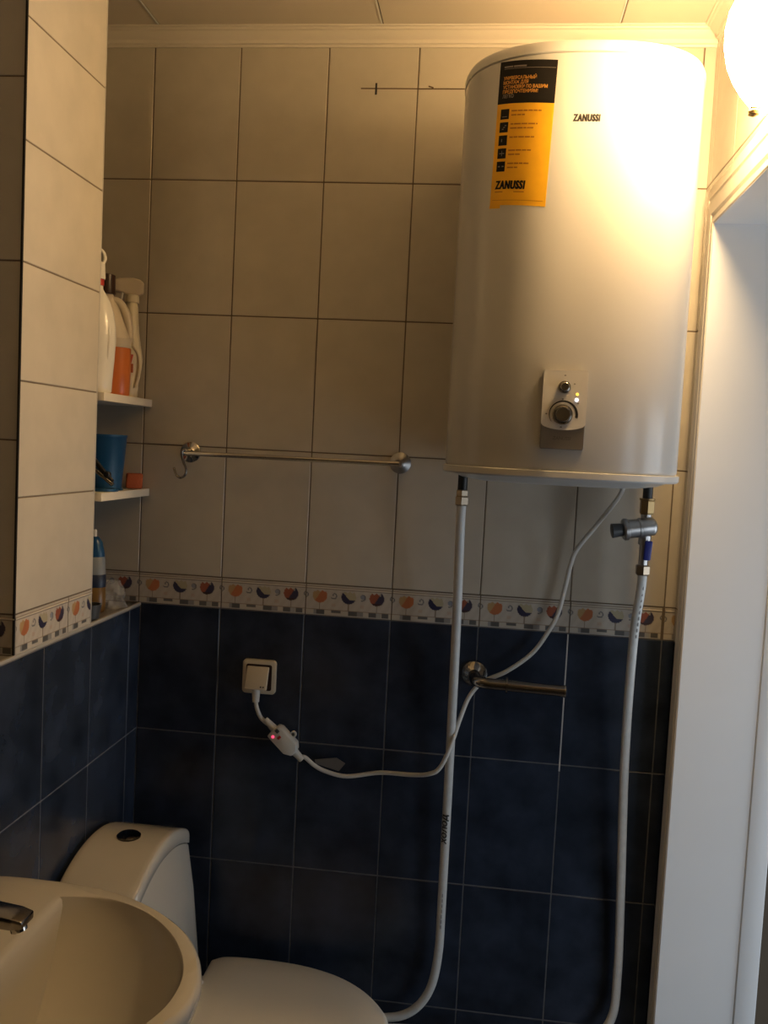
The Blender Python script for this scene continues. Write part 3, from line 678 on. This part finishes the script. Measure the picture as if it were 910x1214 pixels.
for yy in (YT-7, YT+9): lathe('hinge', [(1.0, 0), (1.0, 1.6), (0.7, 1.9), (0.1, 1.9)], (23.3, yy, -119.6), M_seat, tl, n=14)

# ------------------------------------------------------------------ washbasin and tap
YS = -90.0
wbn = empty('washbasin', (20, YS, ZFL), 'white ceramic washbasin with rounded front in the lower left corner', 'washbasin')
def outline(corner, ctrl, nb=24, nc=96):
    """straight back edge between the mirrored corners, then a curve round the front"""
    far = [corner] + ctrl; full = far + [(x, 2*YS-y) for x, y in reversed(far[:-1])]
    c = np.array([[p.x, p.y] for p in cr([(x, y, 0) for x, y in full], 12)])
    L = np.concatenate([[0], np.cumsum(np.hypot(*np.diff(c, axis=0).T))]); t = np.linspace(0, L[-1], nc)
    cv = np.stack([np.interp(t, L, c[:, 0]), np.interp(t, L, c[:, 1])], 1)
    b0, b1 = cv[-1], cv[0]; k = np.linspace(0, 1, nb+2)[1:-1, None]
    return np.concatenate([cv, b0*(1-k)+b1*k])
def rg(A, z): return [(float(a[0]), float(a[1]), z) for a in A]
def mixr(A, B, t): return A*(1-t)+B*t
outer = outline((1.0, -66.0), [(1.8, -64.5), (4.5, -63.9), (10.5, -63.8), (17.5, -64.2), (25, -65.9), (32, -69.3), (38, -74), (42.4, -79.8), (44.9, -86), (45.4, YS)])
inner = outline((16.4, -69.2), [(21.5, -68.4), (27, -69.3), (32.5, -72.2), (37, -76.5), (40.2, -81.5), (41.9, -86), (42.3, YS)])
floor_ = outline((19.0, -84.0), [(22.0, -82.6), (26, -82.0), (30, -83.2), (33, -85.8), (34.6, -88), (35, YS)])
NR = len(outer); cen = np.tile(np.array([[27.0, YS]]), (NR, 1)); big = np.tile(np.array([[20.0, YS]]), (NR, 1))
rings = [rg(mixr(outer, big, 0.75), -93), rg(mixr(outer, big, 0.45), -89), rg(mixr(outer, big, 0.15), -82), rg(mixr(outer, big, 0.02), -76.5), rg(outer, -74.6), rg(outer, -73.7), rg(mixr(outer, big, 0.010), -73.1), rg(mixr(outer, inner, 0.25), -72.75),
         rg(mixr(outer, inner, 0.90), -72.8), rg(mixr(outer, inner, 0.955), -72.95), rg(mixr(outer, inner, 0.985), -73.35), rg(mixr(inner, floor_, 0.02), -74.2), rg(mixr(inner, floor_, 0.12), -76.4), rg(mixr(inner, floor_, 0.30), -79.6), rg(mixr(inner, floor_, 0.52), -82.6), rg(mixr(inner, floor_, 0.78), -85.2), rg(floor_, -86.8), rg(mixr(floor_, cen, 0.5), -87.4), rg(mixr(floor_, cen, 0.9), -87.6)]
loft('basin', rings, M_cer, wbn, ang=38)
lathe('pedestal', [(9.5, 0), (9.0, 10), (7.8, 30), (8.0, 55), (9.5, 70)], (15, YS, ZFL), M_cer, wbn, n=32, sy=1.1)
lathe('drain', [(2.2, 0), (2.2, 0.3), (1.6, 0.35), (0.2, 0.1)], (27, YS, -87.5), M_chrome, wbn, n=24)
fc = empty('basin_tap', (9, YS, -73), 'dark chrome basin tap with flat spout on the washbasin edge', 'tap')
lathe('tap_body', [(2.7, 0), (2.7, 0.6), (2.3, 1.0), (2.2, 9.5), (1.9, 10.2), (0.2, 10.4)], (9.5, YS, -72.8), M_dchrome, fc, n=28)
sp = [[(8.0, YS-2.0, -65.4), (8.0, YS+2.0, -65.4), (8.0, YS+2.0, -63.0), (8.0, YS-2.0, -63.0)], [(19.6, YS-1.9, -65.9), (19.6, YS+1.9, -65.9), (19.6, YS+1.9, -64.2), (19.6, YS-1.9, -64.2)], [(21.3, YS-1.7, -65.7), (21.3, YS+1.7, -65.7), (21.3, YS+1.7, -64.6), (21.3, YS-1.7, -64.6)]]
spo = loft('spout', sp, M_dchrome, fc, smooth=False); bevel_mesh(spo.data, 0.22, 2); smooth_angle(spo, 40)
lathe('aerator', [(1.05, 0), (1.15, 0.3), (1.15, 1.1), (0.8, 1.2)], (19.8, YS, -65.6), M_chrome, spo, axis=(0.25, 0, -1), n=20)
obox('lever', (10.5, YS, -61.6), (1, 0, 0.25), (0, 1, 0), (-0.25, 0, 1), 4.0, 1.3, 0.45, M_dchrome, fc, 0.3, 3)

# ------------------------------------------------------------------ niche shelves and what stands on them
for z1, lb in ((10.25, 'upper white niche shelf board carrying the bottles'), (-10.35, 'lower white niche shelf board carrying the blue bucket')):
    o = box('niche_shelf', (XN, 1.9, YF+0.5, -0.05, z1-1.7, z1), M_shelf, None, 0.06, 1); tag(o, lb, 'shelf', 'shelves in the tiled niche')
S1 = 10.27
ua = (Vector((0.93, 0.37, 0)), Vector((-0.37, 0.93, 0)))      # bottles stand slightly turned
def bottle(name, prof, base, m, parent, sx=1.0, sy=1.0, n=32): return lathe(name, prof, base, m, parent, n=n, sx=sx, sy=sy, uv=ua, ang=55)
b1 = empty('cleaner_bottle', (-3.4, -19.6, S1), 'glossy white bottle with white flip cap nearest the tiled pier', 'bottle', 'cleaning bottles on the upper niche shelf')
bottle('bottle_body', [(3.2, 0), (3.6, 0.5), (3.7, 3), (4.0, 7), (4.2, 11), (4.1, 14), (3.6, 17), (2.7, 19.5), (1.7, 21.2), (1.35, 21.8), (1.3, 22.6)], (-3.4, -19.6, S1), M_botw, b1, 1.0, 0.7)
bottle('neck_ring', [(1.5, 0), (1.5, 1.3), (1.3, 1.4)], (-3.4, -19.6, S1+22.5), M_red, b1)
bottle('cap', [(1.7, 0), (1.75, 0.4), (1.6, 3.2), (1.2, 3.6), (0.3, 3.7)], (-3.4, -19.6, S1+23.8), M_botw, b1)
tube('cap_handle', [(-2.6, -19.3, S1+26.6), (-2.0, -19.1, S1+28.0), (-2.4, -19.2, S1+29.4), (-3.4, -19.6, S1+30.0), (-4.4, -19.9, S1+29.6)], 0.42, M_botw, b1, n=10)
tube('moulded_grip', [(-0.9, -20.0, S1+5.0), (-0.2, -20.3, S1+8.5), (-0.1, -20.3, S1+12.5), (-0.8, -20.0, S1+16.5)], 0.45, M_botw, b1, n=10)
b2 = empty('detergent_jug', (-3.0, -12.0, S1), 'translucent jug with handle, brown cap and orange liquid', 'bottle', 'cleaning bottles on the upper niche shelf')
jc = Vector((-3.0, -12.0, S1)); U, W = ua
bottle('jug_liquid', [(3.7, 0.0), (4.0, 0.5), (4.1, 6), (4.05, 10.4), (3.8, 10.5)], tuple(jc), M_liq, b2, 1.0, 0.72)
bottle('jug_body', [(3.9, 10.5), (4.05, 11), (4.0, 12.5)], tuple(jc), M_bott, b2, 1.0, 0.72)
# shoulder leaning to the neck side plus the loop handle
rings = []
for t, (r, dx, h) in enumerate(((4.0, 0, 12.4), (3.5, -0.35, 14.5), (2.9, -0.8, 17), (2.3, -1.2, 19.5), (1.8, -1.5, 21.2), (1.5, -1.6, 22.0))):
    rings.append([tuple(jc + U*(dx+r*math.cos(a)) + W*(r*0.75*math.sin(a)) + Vector((0, 0, h))) for a in [2*math.pi*k/28 for k in range(28)]])
loft('jug_shoulder', rings, M_bott, b2, ang=60)
tube('jug_handle', [tuple(jc + U*a + Vector((0, 0, h))) for a, h in ((-0.6, 20.6), (1.2, 20.2), (2.6, 18.3), (3.3, 15.8), (3.5, 13.4), (3.1, 11.6))], 0.95, M_bott, b2, n=14)
bottle('cap', [(1.85, 0), (1.9, 0.3), (1.85, 4.0), (1.5, 4.2), (0.2, 4.2)], tuple(jc + U*(-1.5) + Vector((0, 0, 21.9))), M_brown, b2)
lathe('label_spot', [(0.95, 0), (0.95, 0.12), (0.2, 0.14)], tuple(jc + U*(-1.3) - W*2.35 + Vector((0, 0, 7.6))), M_dkblue, b2, axis=tuple(-W), n=18)
lathe('label_spot', [(0.8, 0), (0.8, 0.12), (0.2, 0.14)], tuple(jc + U*(-1.5) - W*2.35 + Vector((0, 0, 5.6))), M_gold, b2, axis=tuple(-W), n=18)
b3 = empty('spray_bottle', (-2.3, -4.4, S1), 'cream trigger spray bottle with red label beside the back wall', 'bottle', 'cleaning bottles on the upper niche shelf')
sc = Vector((-2.3, -4.4, S1))
rings = []
for (xl, xr, d, h) in ((-2.3, 2.0, 1.9, 0), (-2.5, 2.2, 2.1, 0.5), (-2.4, 2.3, 2.1, 3), (-2.2, 2.9, 2.1, 6.5), (-1.8, 3.1, 2.0, 9), (-1.6, 2.7, 1.9, 11.5), (-1.5, 2.3, 1.8, 14), (-1.3, 2.0, 1.6, 17), (-1.0, 1.8, 1.4, 20.5), (-0.7, 1.5, 1.2, 21.5)):
    rings.append([tuple(sc + U*((xl+xr)/2 + (xr-xl)/2*math.cos(a)) + W*(d*math.sin(a)) + Vector((0, 0, h))) for a in [2*math.pi*k/28 for k in range(28)]])
loft('bottle_body', rings, M_boty, b3, ang=60)
tube('side_rib', [tuple(sc + U*a - W*1.75 + Vector((0, 0, h))) for a, h in ((0.9, 11.6), (2.1, 9.8), (2.5, 7.2), (2.2, 4.4), (1.6, 2.2))], 0.4, M_boty, b3, n=10)
bottle('collar', [(1.55, 0), (1.6, 0.2), (1.55, 1.6), (1.2, 1.7)], tuple(sc + U*0.4 + Vector((0, 0, 21.4))), M_boty, b3)
hd = [[(-4.3, 24.0), (-4.3, 25.9)], [(-2.5, 23.6), (-2.5, 26.6)], [(0.5, 22.8), (0.5, 26.9)], [(2.0, 23.0), (2.0, 26.6)], [(2.9, 23.6), (2.9, 26.0)]]
rings = [[tuple(sc + U*p[0][0] + W*(s*1.0) + Vector((0, 0, h))) for s, h in ((-1, p[0][1]), (1, p[0][1]), (1, p[1][1]), (-1, p[1][1]))] for p in hd]
sh = loft('spray_head', rings, M_bott, b3, smooth=False); bevel_mesh(sh.data, 0.45, 3); smooth_angle(sh, 50)
obox('trigger', tuple(sc + U*(-2.0) + Vector((0, 0, 21.8))), tuple(U + Vector((0, 0, 0.5))), tuple(W), (0.2, 0, 1), 0.35, 0.6, 1.9, M_botw, b3, 0.2, 2)
obox('red_label', tuple(sc + U*0.1 - W*2.12 + Vector((0, 0, 8.6))), tuple(U), tuple(W), (0.25, 0, 1), 0.75, 0.06, 1.1, M_red, b3, 0.05, 1)
obox('orange_label', tuple(sc + U*0.15 - W*2.14 + Vector((0, 0, 6.6))), tuple(U), tuple(W), (0, 0, 1), 0.95, 0.06, 1.0, M_orange, b3, 0.05, 1)
# lower shelf
S2 = -10.33
bk = empty('blue_bucket', (-3.6, -13.6, S2), 'blue plastic bucket-shaped cup on the lower niche shelf', 'bucket')
bottle('cup', [(3.9, 0.35), (4.05, 0.4), (4.95, 11.5), (5.05, 11.6), (5.05, 12.1), (4.8, 12.1), (4.7, 11.6), (3.8, 1.0), (0.2, 0.9)], (-3.6, -13.6, S2), M_bucket, bk)
bottle('foot', [(4.4, 0), (4.45, 0.15), (4.2, 0.5), (3.8, 0.5)], (-3.6, -13.6, S2), M_bucket, bk)
bp = loft('blue_saucer', [[(-1.6+3.6*math.cos(a), -18.6+3.4*math.sin(a), S2+h) for a in [2*math.pi*k/24 for k in range(24)]] for h in (0.02, 0.55)], M_bucket, None, ang=40)
bp.location = (0, 0, 0); tag(bp, 'flat blue plastic saucer lying in front of the blue bucket', 'saucer')
hc = empty('hair_clip', (-0.6, -20.2, S2+3), 'glossy black plastic clip leaning against the blue bucket', 'clip')
obox('clip_arm', (-0.9, -19.6, S2+4.4), (0.62, 0.1, -0.72), (-0.1, 1, 0), (0.72, 0, 0.62), 3.2, 0.55, 0.5, M_black, hc, 0.3, 3)
obox('clip_arm', (-0.7, -19.7, S2+3.1), (0.62, 0.1, -0.52), (-0.1, 1, 0), (0.52, 0, 0.62), 2.7, 0.55, 0.4, M_dchrome, hc, 0.25, 3)
lathe('clip_hinge', [(0.55, -0.7), (0.7, -0.5), (0.7, 0.5), (0.55, 0.7)], (0.1, -19.6, S2+3.6), M_black, hc, axis=(0, 1, 0), n=16)
sg = obox('sponge', (-0.4, -3.6, S2+1.75), (0.9, 0.42, 0), (-0.42, 0.9, 0), (0.05, 0, 1), 1.75, 2.4, 1.7, M_orange, None, 0.3, 2)
tag(sg, 'small orange sponge block beside the blue bucket', 'sponge')
# ledge under the shelves
LZ = Z_BL-0.03
b4 = empty('gel_bottle', (-4.8, -14.0, LZ), 'soap bottle with blue top and amber gel on the ledge behind the pier', 'bottle')
bottle('gel', [(2.4, 0), (2.6, 0.4), (2.6, 5.5), (2.5, 5.6)], (-4.8, -14.0, LZ), M_gold, b4, 1, 0.7)
bottle('dark_band', [(2.62, 5.5), (2.65, 5.6), (2.6, 8.3), (2.5, 8.4)], (-4.8, -14.0, LZ), M_navy, b4, 1, 0.7)
bottle('white_band', [(2.55, 8.3), (2.55, 8.4), (2.3, 12.2), (2.1, 12.3)], (-4.8, -14.0, LZ), M_pale, b4, 1, 0.7)
bottle('blue_shoulder', [(2.25, 12.2), (2.2, 13), (1.7, 15.4), (0.9, 16.6), (0.5, 16.7)], (-4.8, -14.0, LZ), M_sky, b4, 1, 0.7)
bottle('nozzle_tip', [(0.45, 16.6), (0.45, 18.0), (0.2, 18.3)], (-4.8, -14.0, LZ), M_botw, b4)
# crumpled film bag
rings = []
for j in range(9):
    h = j*0.78; rr = 3.2*(1-(j/9.5)**2)**0.5
    rings.append([(-3.0 + rr*(1+0.22*math.sin(5*a+j*1.3)+0.12*random.uniform(-1, 1))*math.cos(a)*0.9, -8.0 + rr*(1+0.2*math.sin(4*a+j)+0.12*random.uniform(-1, 1))*math.sin(a)*0.75, LZ+h) for a in [2*math.pi*k/22 for k in range(22)]])
fb = loft('plastic_bag', rings, M_film, None, smooth=False); tag(fb, 'crumpled clear plastic bag beside the soap bottle on the ledge', 'bag')
db = lathe('soap_dish', [(1.4, 0), (1.9, 0.3), (2.3, 2.6), (2.4, 3.3), (2.2, 3.3), (1.8, 0.6), (0.2, 0.5)], (-1.6, -22.6, LZ), M_gdark, None, n=24)
tag(db, 'small dark grey cup on the ledge at the pier corner', 'cup')

# ------------------------------------------------------------------ wall lamp
LX, LY = 117.7, -54.4
lp = empty('wall_lamp', (XR, LY, 60), 'glowing teardrop glass wall lamp with small brass finial above the door', 'lamp')
lathe('glass_shade', [(0.5, 57.0), (1.0, 57.6), (2.2, 59.2), (3.4, 61.2), (4.4, 63.6), (4.95, 66.3), (5.0, 69.0), (4.6, 71.6), (3.6, 73.8), (2.5, 75.1), (1.6, 75.4)], (LX, LY, 0), M_lamp, lp, n=36)
lathe('finial', [(0.2, 55.7), (0.8, 56.0), (0.85, 56.5), (0.5, 56.9), (0.6, 57.1)], (LX, LY, 0), M_brass, lp, n=16)
lathe('lamp_holder', [(1.6, 75.4), (1.9, 75.6), (1.9, 77.4), (1.0, 78.0), (0.3, 78.0)], (LX, LY, 0), M_brass, lp, n=20)
tube('bracket_arm', [(LX, LY, 77.5), (LX+0.5, LY, 79.3), (LX+2.8, LY, 80.2), (XR-0.4, LY, 80.0)], 0.45, M_brass, lp, n=10)
lathe('back_plate', [(3.2, 0), (3.2, 0.4), (2.4, 0.9), (0.6, 1.1)], (XR, LY, 80.0), M_brass, lp, axis=(-1, 0, 0), n=24)
